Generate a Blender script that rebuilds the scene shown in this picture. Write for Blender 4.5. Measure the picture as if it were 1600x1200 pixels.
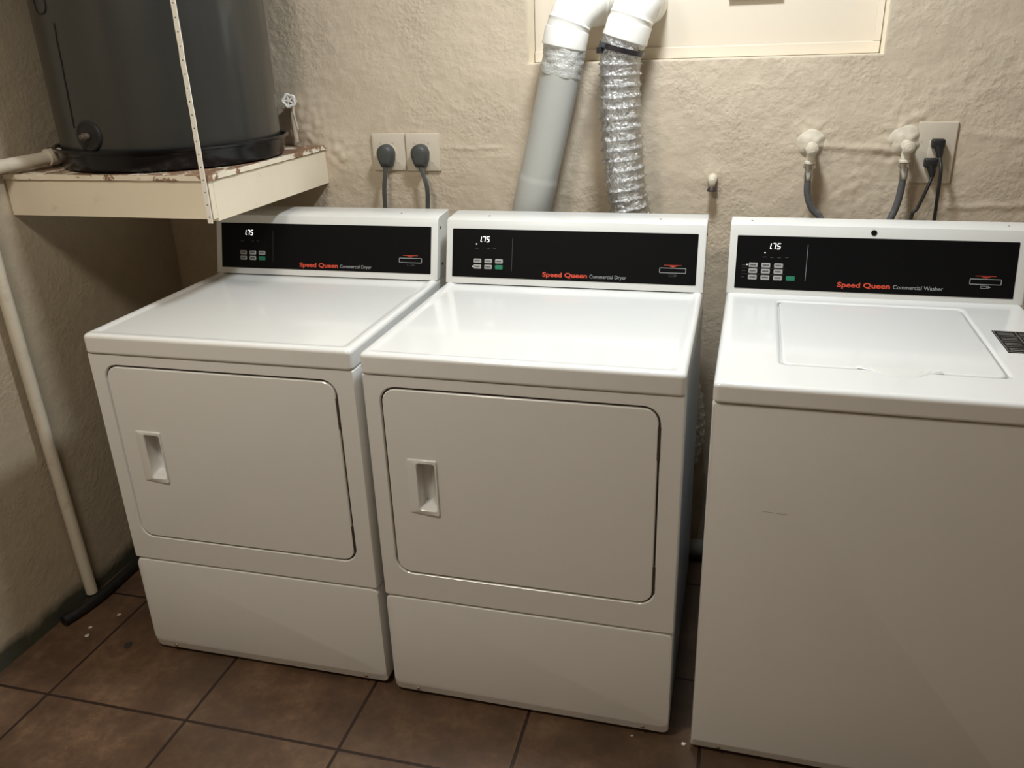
import bpy, bmesh, math, random
from mathutils import Vector, Matrix, noise

random.seed(7)
for o in list(bpy.data.objects): bpy.data.objects.remove(o)
SC = bpy.context.scene
COL = SC.collection

# ------------------------------------------------------------------ camera
def cam_axes(yaw, pitch, roll):
    cy, sy, cp, sp = math.cos(yaw), math.sin(yaw), math.cos(pitch), math.sin(pitch)
    f = Vector((-sy*cp, cy*cp, sp)); r = Vector((cy, sy, 0)); u = r.cross(f)
    cr, sr = math.cos(roll), math.sin(roll)
    return cr*r+sr*u, -sr*r+cr*u, f
CR, CU, CF = cam_axes(0.2742, -0.3893, -0.0347)
CP = Vector((1.377, -2.4061, 1.5121))
cd = bpy.data.cameras.new('camera'); cam = bpy.data.objects.new('camera', cd); COL.objects.link(cam)
cam.matrix_world = Matrix(((CR.x, CU.x, -CF.x, CP.x), (CR.y, CU.y, -CF.y, CP.y), (CR.z, CU.z, -CF.z, CP.z), (0, 0, 0, 1)))
cd.sensor_width = 36; cd.lens = 1296.57*36/1600; cd.clip_start = 0.02
SC.camera = cam

# ------------------------------------------------------------------ light and exposure
w = bpy.data.worlds.new('world'); SC.world = w; w.use_nodes = True
w.node_tree.nodes['Background'].inputs[0].default_value = (1.0, 0.93, 0.84, 1)
w.node_tree.nodes['Background'].inputs[1].default_value = 0.02
SC.view_settings.view_transform = 'Standard'; SC.view_settings.look = 'None'
SC.view_settings.gamma = 1; SC.view_settings.use_curve_mapping = False
SC.view_settings.exposure = 0.0
LAMP = Vector((1.20, -0.66, 2.38))
LAMP_W = 22.5
def area(name, loc, size, power, color, rot=(0, 0, 0)):
    l = bpy.data.lights.new(name, 'AREA'); l.shape = 'DISK'; l.size = size; l.energy = power; l.color = color
    o = bpy.data.objects.new(name, l); COL.objects.link(o); o.location = loc; o.rotation_euler = rot
    return o
area('ceiling_lamp_light', LAMP, 0.22, LAMP_W, (0.96, 1.03, 1.07))
area('front_fill_light', (0.40, -1.85, 2.38), 0.40, 19.0, (1.0, 0.93, 0.82))  # soft fill added out of view to brighten machine fronts and shelf

# ------------------------------------------------------------------ room measures
XL, XR, YW, YF, ZC = -0.447, 2.9, -0.04, -3.4, 2.45

# ------------------------------------------------------------------ materials
def mat(name, color, rough=0.5, metal=0.0, coat=0.0, spec=0.5, emit=None, es=1.0):
    m = bpy.data.materials.new(name); m.use_nodes = True
    b = m.node_tree.nodes['Principled BSDF']
    b.inputs['Base Color'].default_value = (*color, 1); b.inputs['Roughness'].default_value = rough
    b.inputs['Metallic'].default_value = metal; b.inputs['Coat Weight'].default_value = coat
    b.inputs['Coat Roughness'].default_value = 0.08
    b.inputs['Specular IOR Level'].default_value = spec
    if emit: b.inputs['Emission Color'].default_value = (*emit, 1); b.inputs['Emission Strength'].default_value = es
    return m
def N(m, t, **kw):
    n = m.node_tree.nodes.new(t)
    for k, v in kw.items():
        if k in n.inputs: n.inputs[k].default_value = v
        else: setattr(n, k, v)
    return n
def L(m, a, b): m.node_tree.links.new(a, b)
def coords(m): return N(m, 'ShaderNodeTexCoord').outputs['Object']
def noise_tex(m, co, scale, detail=4, rough=.6):
    n = N(m, 'ShaderNodeTexNoise', Scale=scale, Detail=detail, Roughness=rough); L(m, co, n.inputs['Vector']); return n
def ramp(m, fac, stops):
    r = N(m, 'ShaderNodeValToRGB'); e = r.color_ramp.elements
    while len(e) < len(stops): e.new(0.5)
    for el, (p, c) in zip(e, stops):
        el.position = p; el.color = (*c, 1) if len(c) == 3 else c
    L(m, fac, r.inputs[0]); return r
def mix(m, fac, a, b, blend='MIX'):
    x = N(m, 'ShaderNodeMix', data_type='RGBA', blend_type=blend)
    for s, v in ((x.inputs[0], fac), (x.inputs[6], a), (x.inputs[7], b)):
        if hasattr(v, 'is_linked'): L(m, v, s)
        elif isinstance(v, tuple): s.default_value = (*v, 1)
        else: s.default_value = v
    return x.outputs[2]
def math_(m, op, a, b=0.0, clamp=False):
    x = N(m, 'ShaderNodeMath', operation=op, use_clamp=clamp)
    for i, v in enumerate((a, b)):
        if hasattr(v, 'is_linked'): L(m, v, x.inputs[i])
        else: x.inputs[i].default_value = v
    return x.outputs[0]
def bsdf(m): return m.node_tree.nodes['Principled BSDF']
def bump(m, h, strength, dist, normal=None):
    b = N(m, 'ShaderNodeBump', Strength=strength, Distance=dist); L(m, h, b.inputs['Height'])
    if normal: L(m, normal, b.inputs['Normal'])
    return b.outputs[0]

def enamel(name, color, rough=.22, coat=.5):
    m = mat(name, color, rough, coat=coat)
    co = coords(m)
    n = noise_tex(m, co, 9, 3)
    c = mix(m, math_(m, 'MULTIPLY', n.outputs[0], .09), color, tuple(v*.6 for v in color))
    L(m, c, bsdf(m).inputs['Base Color'])
    fine = noise_tex(m, co, 900, 1)
    L(m, bump(m, fine.outputs[0], .05, .0006), bsdf(m).inputs['Normal'])
    return m
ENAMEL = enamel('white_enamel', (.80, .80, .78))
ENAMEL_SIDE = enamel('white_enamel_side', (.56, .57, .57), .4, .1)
TRIM = enamel('console_white', (.72, .72, .69), .32, .15)
BLACKP = mat('black_panel', (.004, .004, .0045), .4, spec=.12)
def plaster(name, base, lump=1.0, base_stain=False):
    m = mat(name, base, .62, spec=.35)
    co = coords(m)
    big = noise_tex(m, co, 2.2, 4); mid = noise_tex(m, co, 22, 5, .62); fine = noise_tex(m, co, 125, 6, .68)
    msk = ramp(m, noise_tex(m, co, 5.5, 3).outputs[0], [(.42, (0.15,)*3), (.68, (1,)*3)])
    vor = N(m, 'ShaderNodeTexVoronoi', Scale=85, feature='SMOOTH_F1'); L(m, co, vor.inputs['Vector'])
    h = math_(m, 'ADD', math_(m, 'MULTIPLY', mid.outputs[0], .30), math_(m, 'MULTIPLY', math_(m, 'MULTIPLY', fine.outputs[0], math_(m, 'ADD', msk.outputs[0], .35)), .55))
    h = math_(m, 'ADD', h, math_(m, 'MULTIPLY', math_(m, 'MULTIPLY', vor.outputs[0], msk.outputs[0]), .55))
    L(m, bump(m, h, 1.0*lump, .0042), bsdf(m).inputs['Normal'])
    c = mix(m, math_(m, 'MULTIPLY', big.outputs[0], .35), base, tuple(v*.72 for v in base))
    c = mix(m, ramp(m, mid.outputs[0], [(.3, (.25,)*3), (.55, (0,)*3)]).outputs[0], c, tuple(v*.66 for v in base))
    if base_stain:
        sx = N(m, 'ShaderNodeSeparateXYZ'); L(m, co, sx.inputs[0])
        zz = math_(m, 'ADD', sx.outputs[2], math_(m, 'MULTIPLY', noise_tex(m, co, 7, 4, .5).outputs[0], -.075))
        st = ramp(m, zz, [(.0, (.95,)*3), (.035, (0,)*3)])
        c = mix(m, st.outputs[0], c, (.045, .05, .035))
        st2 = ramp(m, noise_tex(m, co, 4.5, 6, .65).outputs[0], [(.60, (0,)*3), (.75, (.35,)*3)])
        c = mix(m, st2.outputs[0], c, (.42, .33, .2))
    L(m, c, bsdf(m).inputs['Base Color'])
    return m
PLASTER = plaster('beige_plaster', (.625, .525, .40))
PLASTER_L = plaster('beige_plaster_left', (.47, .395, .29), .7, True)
CEIL = plaster('ceiling_paint', (.75, .72, .66), .5)
CREAM = mat('cream_paint', (.80, .71, .56), .45)
_c = coords(CREAM)
L(CREAM, bump(CREAM, noise_tex(CREAM, _c, 45, 4).outputs[0], .35, .002), bsdf(CREAM).inputs['Normal'])
L(CREAM, mix(CREAM, ramp(CREAM, noise_tex(CREAM, _c, 12, 6, .7).outputs[0], [(.62, (0,)*3), (.72, (.5,)*3)]).outputs[0], (.80, .71, .56), (.62, .52, .38)), bsdf(CREAM).inputs['Base Color'])
PLATEP = mat('painted_plate', (.57, .50, .40), .45)
L(PLATEP, bump(PLATEP, noise_tex(PLATEP, coords(PLATEP), 60, 3).outputs[0], .2, .001), bsdf(PLATEP).inputs['Normal'])
def peel(name, thr):
    m = mat(name, (.8, .72, .58), .6)
    co = coords(m)
    n = noise_tex(m, co, 14, 7, .7)
    g = N(m, 'ShaderNodeNewGeometry'); sg = N(m, 'ShaderNodeSeparateXYZ'); L(m, g.outputs['True Normal'], sg.inputs[0])
    worn = math_(m, 'ADD', n.outputs[0], math_(m, 'MULTIPLY', math_(m, 'GREATER_THAN', sg.outputs[2], .5), .10))
    r = ramp(m, worn, [(thr, (0,)*3), (thr+.02, (1,)*3)])
    wood = mix(m, noise_tex(m, co, 40, 5).outputs[0], (.10, .05, .03), (.42, .25, .15))
    L(m, mix(m, r.outputs[0], (.80, .72, .58), wood), bsdf(m).inputs['Base Color'])
    L(m, bump(m, r.outputs[0], .6, -.0015), bsdf(m).inputs['Normal'])
    return m
PEEL = peel('peeling_board', .55)
def tiles():
    m = mat('terracotta_tile', (.2, .1, .06), .42)
    co = coords(m)
    br = N(m, 'ShaderNodeTexBrick', offset=0.0, squash=1.0)
    mp = N(m, 'ShaderNodeMapping'); mp.inputs['Location'].default_value = (.2618+.0035, 1.1045+.0035, 0); mp.inputs['Rotation'].default_value = (0, 0, -.0059)
    L(m, co, mp.inputs[0]); L(m, mp.outputs[0], br.inputs['Vector'])
    for k, v in (('Scale', 1.0), ('Mortar Size', .0042), ('Mortar Smooth', .25), ('Brick Width', .4084), ('Row Height', .4084), ('Bias', 0.0)): br.inputs[k].default_value = v
    br.inputs['Color1'].default_value = (.0, .0, .0, 1); br.inputs['Color2'].default_value = (1, 1, 1, 1); br.inputs['Mortar'].default_value = (.5, .5, .5, 1)
    n1 = noise_tex(m, co, 5.5, 6, .65); n2 = noise_tex(m, co, 34, 5, .7); n3 = noise_tex(m, co, 2.0, 2)
    c = ramp(m, n1.outputs[0], [(.3, (.062, .034, .019)), (.5, (.122, .068, .038)), (.68, (.205, .122, .070))]).outputs[0]
    c = mix(m, ramp(m, n2.outputs[0], [(.35, (.5,)*3), (.6, (0,)*3)]).outputs[0], c, (.055, .034, .024))
    c = mix(m, ramp(m, n2.outputs[0], [(.62, (0,)*3), (.8, (.5,)*3)]).outputs[0], c, (.22, .165, .12))
    c = mix(m, math_(m, 'MULTIPLY', br.outputs['Color'], .22), c, (.07, .042, .027))
    c = mix(m, ramp(m, n3.outputs[0], [(.4, (0,)*3), (.7, (.45,)*3)]).outputs[0], c, (.08, .055, .038))
    c = mix(m, br.outputs['Fac'], c, (.026, .013, .009))
    L(m, c, bsdf(m).inputs['Base Color'])
    h = math_(m, 'SUBTRACT', math_(m, 'MULTIPLY', n2.outputs[0], .25), math_(m, 'MULTIPLY', br.outputs['Fac'], 1.0))
    L(m, bump(m, h, .8, .0025), bsdf(m).inputs['Normal'])
    return m
TILE = tiles()
TANKM = mat('grey_tank_paint', (.02, .02, .02), .33, spec=.6, coat=.35)
_c = coords(TANKM)
_mp = N(TANKM, 'ShaderNodeMapping'); _mp.inputs['Scale'].default_value = (1, 1, .12); L(TANKM, _c, _mp.inputs[0])
_n = noise_tex(TANKM, _mp.outputs[0], 6, 3)
L(TANKM, bump(TANKM, _n.outputs[0], .5, .012), bsdf(TANKM).inputs['Normal'])
L(TANKM, mix(TANKM, noise_tex(TANKM, _c, 5, 5).outputs[0], (.016, .018, .0175), (.025, .026, .024)), bsdf(TANKM).inputs['Base Color'])
PANM = mat('black_plastic_pan', (.004, .0045, .006), .22, spec=.4)
BLACKR = mat('black_rubber', (.012, .012, .012), .5)
GREYC = mat('grey_rubber', (.055, .058, .055), .5)
CHROME = mat('chrome', (.55, .54, .51), .22, 1.0)
ESC = plaster('plastered_escutcheon', (.66, .59, .47), .8)
PVC = mat('painted_pvc', (.62, .56, .45), .5)
L(PVC, mix(PVC, ramp(PVC, noise_tex(PVC, coords(PVC), 25, 5).outputs[0], [(.55, (0,)*3), (.7, (.5,)*3)]).outputs[0], (.64, .58, .47), (.48, .40, .30)), bsdf(PVC).inputs['Base Color'])
WHITEM = mat('white_painted_metal', (.80, .78, .73), .3)
DUCTM = mat('grey_white_duct', (.43, .43, .40), .42)
L(DUCTM, bump(DUCTM, noise_tex(DUCTM, coords(DUCTM), 18, 4).outputs[0], .35, .003), bsdf(DUCTM).inputs['Normal'])
FOIL = mat('aluminium_foil', (.58, .58, .57), .24, 1.0)
_c = coords(FOIL)
_v = N(FOIL, 'ShaderNodeTexVoronoi', Scale=95, feature='F1'); 
_nn = noise_tex(FOIL, _c, 60, 5, .7)
_vm = N(FOIL, 'ShaderNodeVectorMath', operation='ADD'); L(FOIL, _c, _vm.inputs[0])
_sc = N(FOIL, 'ShaderNodeVectorMath', operation='SCALE'); L(FOIL, _nn.outputs['Color'], _sc.inputs[0]); _sc.inputs['Scale'].default_value = .03
L(FOIL, _sc.outputs[0], _vm.inputs[1]); L(FOIL, _vm.outputs[0], _v.inputs['Vector'])
_h = math_(FOIL, 'ADD', _v.outputs[0], math_(FOIL, 'MULTIPLY', _nn.outputs[0], 1.2))
L(FOIL, bump(FOIL, _h, 1.0, .0034), bsdf(FOIL).inputs['Normal'])
FOILT = mat('foil_tape', (.60, .60, .57), .42, .35)
L(FOILT, bump(FOILT, noise_tex(FOILT, coords(FOILT), 70, 5, .7).outputs[0], .9, .006), bsdf(FOILT).inputs['Normal'])
BAND = mat('dark_steel_band', (.09, .09, .105), .3, .9)
GROOVE = mat('dark_gasket', (.05, .036, .026), .7)
LED = mat('led_white', (.9, .9, .9), .5, emit=(1, .99, .96), es=1.6)
RED = mat('logo_red', (.62, .07, .035), .45)
GREYT = mat('print_grey', (.33, .35, .35), .5)
DIMT = mat('print_dim', (.06, .06, .062), .5)
KEY = mat('key_grey', (.36, .36, .35), .45)
KEYT = mat('key_print', (.06, .06, .06), .5)
GREEN = mat('key_green', (.015, .19, .10), .4)
BRASS = mat('dull_brass', (.35, .27, .2), .45, .7)
BLACKBR = mat('braided_black', (.05, .05, .055), .4)
_c = N(BLACKBR, 'ShaderNodeTexCoord').outputs['Object']
_w = N(BLACKBR, 'ShaderNodeTexChecker', Scale=420); L(BLACKBR, _c, _w.inputs['Vector'])
L(BLACKBR, mix(BLACKBR, _w.outputs['Fac'], (.03, .03, .033), (.16, .16, .165)), bsdf(BLACKBR).inputs['Base Color'])
STRAPM = mat('strap_paint', (.82, .78, .68), .45)
_c = coords(STRAPM); _s = N(STRAPM, 'ShaderNodeSeparateXYZ'); L(STRAPM, _c, _s.inputs[0])
_f = math_(STRAPM, 'SUBTRACT', math_(STRAPM, 'FRACT', math_(STRAPM, 'MULTIPLY', _s.outputs[2], 34)), .5)
_f = math_(STRAPM, 'DIVIDE', _f, 34)
_q = math_(STRAPM, 'SQRT', math_(STRAPM, 'ADD', math_(STRAPM, 'MULTIPLY', _f, _f), math_(STRAPM, 'MULTIPLY', _s.outputs[0], _s.outputs[0])))
_hole = math_(STRAPM, 'LESS_THAN', _q, .0018)
L(STRAPM, mix(STRAPM, _hole, (.86, .83, .75), (.10, .09, .075)), bsdf(STRAPM).inputs['Base Color'])
LIDHOLE = mat('lamp_glow', (1, 1, 1), .5, emit=(1, .95, .88), es=2.0)

# ------------------------------------------------------------------ helpers
def link(o): COL.objects.link(o); return o
def thing(name, label, cat, loc=(0, 0, 0), rz=0, group=None):
    o = bpy.data.objects.new(name, None); link(o); o.location = loc; o.rotation_euler = (0, 0, rz)
    o.empty_display_size = .05
    tag(o, label, cat, group); return o
def tag(o, label, cat, group=None):
    o['label'] = label; o['category'] = cat
    if group: o['group'] = group
    return o
def obj(name, bm, m, parent=None, smooth=None, loc=None):
    me = bpy.data.meshes.new(name); bmesh.ops.recalc_face_normals(bm, faces=bm.faces); bm.to_mesh(me); bm.free()
    me.materials.append(m)
    if smooth is not None:
        for p in me.polygons: p.use_smooth = True
        me.set_sharp_from_angle(angle=math.radians(smooth))
    o = bpy.data.objects.new(name, me); link(o)
    if parent: o.parent = parent
    if loc: o.location = loc
    return o
def structure(o): o['kind'] = 'structure'; return o
def BM(): return bmesh.new()
def loft(bm, loops, cap0=True, cap1=True, closed=False):
    vs = [[bm.verts.new(p) for p in l] for l in loops]
    n = len(vs[0]); prs = list(zip(vs[:-1], vs[1:]))
    if closed: prs.append((vs[-1], vs[0]))
    for a, b in prs:
        for i in range(n):
            j = (i+1) % n
            bm.faces.new((a[i], a[j], b[j], b[i]))
    if not closed:
        if cap0: bm.faces.new(vs[0][::-1])
        if cap1: bm.faces.new(vs[-1])
    return vs
def rrect(x0, x1, z0, z1, r, n=6):
    r = min(r, (x1-x0)/2-1e-5, (z1-z0)/2-1e-5)
    pts = []
    for cx, cz, a0 in ((x1-r, z1-r, 0), (x0+r, z1-r, 90), (x0+r, z0+r, 180), (x1-r, z0+r, 270)):
        for k in range(n+1):
            a = math.radians(a0+90*k/n); pts.append((cx+r*math.cos(a), cz+r*math.sin(a)))
    return pts
def box(bm, x0, x1, y0, y1, z0, z1, M=None, bevel=0):
    vs = [bm.verts.new((x, y, z)) for x in (x0, x1) for y in (y0, y1) for z in (z0, z1)]
    fs = [(0, 1, 3, 2), (4, 6, 7, 5), (0, 4, 5, 1), (2, 3, 7, 6), (0, 2, 6, 4), (1, 5, 7, 3)]
    faces = [bm.faces.new([vs[i] for i in f]) for f in fs]
    if bevel:
        ed = list({e for f in faces for e in f.edges})
        r = bmesh.ops.bevel(bm, geom=ed, offset=bevel, segments=3, affect='EDGES', profile=.5)
    if M: bmesh.ops.transform(bm, matrix=M, verts=vs if not bevel else bm.verts)
    return bm
def spline(pts, n=12):
    P = [Vector(p) for p in pts]; P = [P[0]*2-P[1]]+P+[P[-1]*2-P[-2]]
    out = []
    for i in range(1, len(P)-2):
        a, b, c, d = P[i-1:i+3]
        for k in range(n):
            t = k/n
            out.append(.5*((2*b)+(c-a)*t+(2*a-5*b+4*c-d)*t*t+(3*b-a-3*c+d)*t**3))
    out.append(P[-2]); return out
def tube(bm, path, rad, seg=16, cap=True, jitter=0.0, flat=1.0):
    path = [Vector(p) for p in path]
    up = None; loops = []
    for i, p in enumerate(path):
        t = (path[min(i+1, len(path)-1)]-path[max(i-1, 0)]).normalized()
        if up is None:
            up = Vector((0, 0, 1)) if abs(t.z) < .9 else Vector((0, 1, 0))
        s = t.cross(up).normalized(); up = s.cross(t).normalized()
        r = rad(i) if callable(rad) else rad
        lp = []
        for k in range(seg):
            a = 2*math.pi*k/seg
            rr = r + (noise.noise(Vector((p.x*55+math.cos(a)*3, p.y*55+math.sin(a)*3, p.z*75)))*jitter if jitter else 0)
            lp.append(p+s*math.cos(a)*rr+up*math.sin(a)*rr*flat)
        loops.append(lp)
    loft(bm, loops, cap, cap); return bm
def lathe(bm, prof, origin, axis, seg=24):
    """prof: (distance along axis, radius)"""
    o = Vector(origin); a = Vector(axis).normalized()
    u = a.cross(Vector((0, 0, 1)) if abs(a.z) < .9 else Vector((1, 0, 0))).normalized(); v = a.cross(u)
    loft(bm, [[o+a*d+u*math.cos(2*math.pi*k/seg)*max(r, 1e-4)+v*math.sin(2*math.pi*k/seg)*max(r, 1e-4) for k in range(seg)] for d, r in prof])
    return bm
def text_bm(s, size, offset=0.0, shear=0.0, M=None, extrude=.0003, width=None, fill=1.0):
    c = bpy.data.curves.new('t', 'FONT'); c.body = s; c.size = size; c.extrude = extrude; c.offset = offset; c.shear = shear
    c.resolution_u = 3; c.space_character = fill
    o = bpy.data.objects.new('t', c); link(o)
    bpy.context.view_layer.update()
    me = bpy.data.meshes.new_from_object(o.evaluated_get(bpy.context.evaluated_depsgraph_get()))
    bpy.data.objects.remove(o)
    bm = bmesh.new(); bm.from_mesh(me); bpy.data.meshes.remove(me)
    if width:
        xs = [v.co.x for v in bm.verts]; k = width/(max(xs)-min(xs)); x0 = min(xs)
        for v in bm.verts: v.co.x = (v.co.x-x0)*k
    if M: bmesh.ops.transform(bm, matrix=M, verts=bm.verts)
    return bm

# ------------------------------------------------------------------ room shell
# back wall: fine plaster relief where it is seen, with the window opening left free
WX0, WX1, WZ0, WZ1 = .790, 1.693, 1.459, 2.02
def lin(a, b, n): return [a+(b-a)*i/n for i in range(n)]
xs = lin(XL, WX0, 200)+lin(WX0, WX1, 170)+lin(WX1, 2.3, 110)+lin(2.3, XR, 10)+[XR]
zs = lin(0, .9, 30)+lin(.9, WZ0, 110)+lin(WZ0, 1.75, 50)+lin(1.75, WZ1, 8)+lin(WZ1, ZC, 5)+[ZC]
def wall_relief(x, z):
    v = Vector((x, 0, z))
    d = .0035*noise.noise(v*6)+.0010*noise.noise(v*22)+.0007*noise.noise(v*60+Vector((3, 1, 2)))
    mk = max(0, noise.noise(v*4.5+Vector((9, 0, 4)))+.15)
    d += mk*.0035*max(0, noise.noise(v*42+Vector((1, 7, 3)))+.1)
    def ridge(x0, x1, z0, slope, a, wd=.006):
        if x < x0-.03 or x > x1+.03: return 0
        e = min(1, max(0, (x-x0+.03)/.03))*min(1, max(0, (x1+.03-x)/.03))
        zz = z0+slope*(x-x0)+.008*noise.noise(Vector((x*14, 2, 0)))
        return a*e*math.exp(-((z-zz)/wd)**2)
    d += ridge(.53, .68, 1.236, 0, .0025, .004)+ridge(1.58, 1.74, 1.236, -.03, .0045, .009)+ridge(1.90, 2.3, 1.085, .05, .003, .007)
    d += ridge(1.92, 2.1, 1.27, -.1, .0018, .01)
    for cx, cz, r, a in ((1.543, 1.262, .05, .005), (1.765, 1.258, .06, .008), (1.296, 1.158, .03, .004), (1.66, 1.12, .07, .003), (.08, 1.30, .08, .006), (.19, 1.22, .05, .006)):
        q = ((x-cx)**2+(z-cz)**2)/r**2
        if q < 6: d += a*math.exp(-q)*(1+1.0*noise.noise(v*50))
    return d
bm = BM(); grid = {}
for i, x in enumerate(xs):
    for j, z in enumerate(zs):
        e = 1.0
        d = wall_relief(x, z)
        if x <= XL+1e-6 or x >= XR-1e-6 or z <= 0 or z >= ZC-1e-6: d = 0
        grid[i, j] = bm.verts.new((x, YW-d, z))
ix0 = xs.index(WX0); ix1 = min(range(len(xs)), key=lambda i: abs(xs[i]-WX1)); jz0 = min(range(len(zs)), key=lambda i: abs(zs[i]-WZ0)); jz1 = min(range(len(zs)), key=lambda i: abs(zs[i]-WZ1))
for i in range(len(xs)-1):
    for j in range(len(zs)-1):
        if ix0 <= i < ix1 and jz0 <= j < jz1: continue
        bm.faces.new((grid[i, j], grid[i+1, j], grid[i+1, j+1], grid[i, j+1]))
RY = .045
loop = [grid[i, jz0] for i in range(ix0, ix1+1)]+[grid[ix1, j] for j in range(jz0+1, jz1+1)]+[grid[i, jz1] for i in range(ix1-1, ix0-1, -1)]+[grid[ix0, j] for j in range(jz1-1, jz0, -1)]
inner = [bm.verts.new((v.co.x, RY+.06, v.co.z)) for v in loop]
rev = []
for a in range(len(loop)):
    b = (a+1) % len(loop); rev.append(bm.faces.new((loop[a], loop[b], inner[b], inner[a])))
bm.normal_update()
me = bpy.data.meshes.new('wall_back')
for f in bm.faces: f.smooth = True
for f in rev: f.material_index = 1; f.smooth = False
bmesh.ops.recalc_face_normals(bm, faces=bm.faces)
bm.to_mesh(me); bm.free(); me.materials.append(PLASTER); me.materials.append(CREAM)
wb = link(bpy.data.objects.new('wall_back', me)); structure(wb)
def slab(name, m, *b):
    bm = BM(); box(bm, *b); return structure(obj(name, bm, m))
slab('floor', TILE, XL-.1, XR+.1, YF-.1, YW+.2, -.1, 0)
slab('ceiling', CEIL, XL-.1, XR+.1, YF-.1, YW+.2, ZC, ZC+.1)
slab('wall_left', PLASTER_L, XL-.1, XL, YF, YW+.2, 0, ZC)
slab('wall_right', PLASTER, XR, XR+.1, YF, YW+.2, 0, ZC)
slab('wall_front', PLASTER, XL, XR, YF-.1, YF, 0, ZC)

# boarded window in the recess
BOARDM = mat('cream_board', (.69, .61, .50), .45)
win = bpy.data.objects.new('window_1', None); link(win); win.location = (1.24, RY, WZ0); structure(win)
def lw(bm):  # to window-local
    bmesh.ops.translate(bm, verts=bm.verts, vec=(-1.24, -RY, -WZ0)); return bm
bm = BM(); box(bm, WX0+.002, WX1-.002, RY-.006, RY+.03, WZ0+.004, WZ1-.004); o = obj('window_board', lw(bm), BOARDM, win)
bm = BM()
box(bm, WX0+.002, WX1-.002, RY-.016, RY-.006, WZ0+.001, WZ0+.030, bevel=.002)
box(bm, WX1-.018, WX1-.002, RY-.016, RY-.006, WZ0+.0305, WZ1-.004)
obj('window_frame', lw(bm), BOARDM, win)
bm = BM(); box(bm, 1.312, 1.445, RY-.020, RY-.006, 1.600, 1.70)
obj('vent_cover', lw(bm), mat('vent_grey', (.45, .42, .36), .5), win)

# ------------------------------------------------------------------ ceiling lamp and added fill fixture (above the frame)
def ceiling_lamp(x, y, r, label):
    t = thing('ceiling_lamp', label, 'lamp', (x, y, ZC))
    bm = BM(); lathe(bm, [(0, r+.02), (.02, r+.02), (.03, r+.01)], (0, 0, 0), (0, 0, -1)); obj('lamp_base', bm, WHITEM, t, 40)
    bm = BM(); lathe(bm, [(.031, r), (.050, r*.96), (.056, r*.8)], (0, 0, 0), (0, 0, -1)); obj('lamp_lens', bm, LIDHOLE, t, 40)
    return t
ceiling_lamp(1.20, -.66, .11, 'small round white ceiling lamp above the machines')
ceiling_lamp(.40, -1.85, .20, 'larger round white fill lamp added at the ceiling in front of the machines')  # unseen fixture added to house the front fill light

# ------------------------------------------------------------------ control panel (shared)
def face_matrix(D, H, c_d, c_h):
    up = Vector((0, c_d, c_h)).normalized(); nrm = Vector((1, 0, 0)).cross(up)
    return Matrix(((1, 0, 0, 0), (0, up.y, nrm.y, D), (0, up.z, nrm.z, H), (0, 0, 0, 1)))
def fbox(bm, u0, u1, s0, s1, n0, n1):
    box(bm, u0, u1, s0, s1, n0, n1)
def fpad(u0, u1, s0, s1, r, n0, n1, n=4):
    bm = BM(); b = min(.0006, (n1-n0)/2)
    loft(bm, [[(x, y, n0) for x, y in rrect(u0, u1, s0, s1, r, n)], [(x, y, n1-b) for x, y in rrect(u0, u1, s0, s1, r, n)],
              [(x, y, n1) for x, y in rrect(u0+b, u1-b, s0+b, s1-b, max(r-b, .0003), n)]])
    return bm
def fob(name, bm, m, parent, F, smooth=None):
    bmesh.ops.transform(bm, matrix=F, verts=bm.verts); return obj(name, bm, m, parent, smooth)
SEG = {'1': 'bc', '7': 'abc', '5': 'afgcd'}
def digits(bm, u0, s0, hgt, n):
    wd = hgt*.50; t = hgt*.125
    def bar(a, b):
        a = Vector(a); b = Vector(b); d = (b-a).normalized(); q = Vector((-d.y, d.x))*t/2
        a2 = a+d*t*.15; b2 = b-d*t*.15
        P = [a2-q, b2-q, b2+q, a2+q]
        P = [(p.x+(p.y-s0)*.16, p.y) for p in P]
        loft(bm, [[(x, y, n) for x, y in P], [(x, y, n+.0004) for x, y in P]])
    u = u0
    for ch in '175':
        if ch == '1': pts_u = u-wd*.45
        else: pts_u = u
        c = dict(a=((pts_u, s0+hgt), (pts_u+wd, s0+hgt)), b=((pts_u+wd, s0+hgt), (pts_u+wd, s0+hgt/2)), c=((pts_u+wd, s0+hgt/2), (pts_u+wd, s0)),
                 d=((pts_u, s0), (pts_u+wd, s0)), f=((pts_u, s0+hgt), (pts_u, s0+hgt/2)), g=((pts_u, s0+hgt/2), (pts_u+wd, s0+hgt/2)))
        for k in SEG[ch]: bar(*c[k])
        if ch == '1':
            bar((pts_u+wd*1.0+t*1.1, s0+t*.1), (pts_u+wd*1.0+t*2.2, s0+t*.1)); u += wd*.55+t*2.8
        else: u += wd+t*2.7
def print_marks(bm, u0, u1, s, h, n, seed, gap=.0009):
    rnd = random.Random(seed); u = u0
    while u < u1-.001:
        wv = rnd.uniform(.0012, .0028); wv = min(wv, u1-u)
        box(bm, u, u+wv, s-h/2, s+h/2, n, n+.0002); u += wv+gap*rnd.uniform(.5, 1.2)

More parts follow.
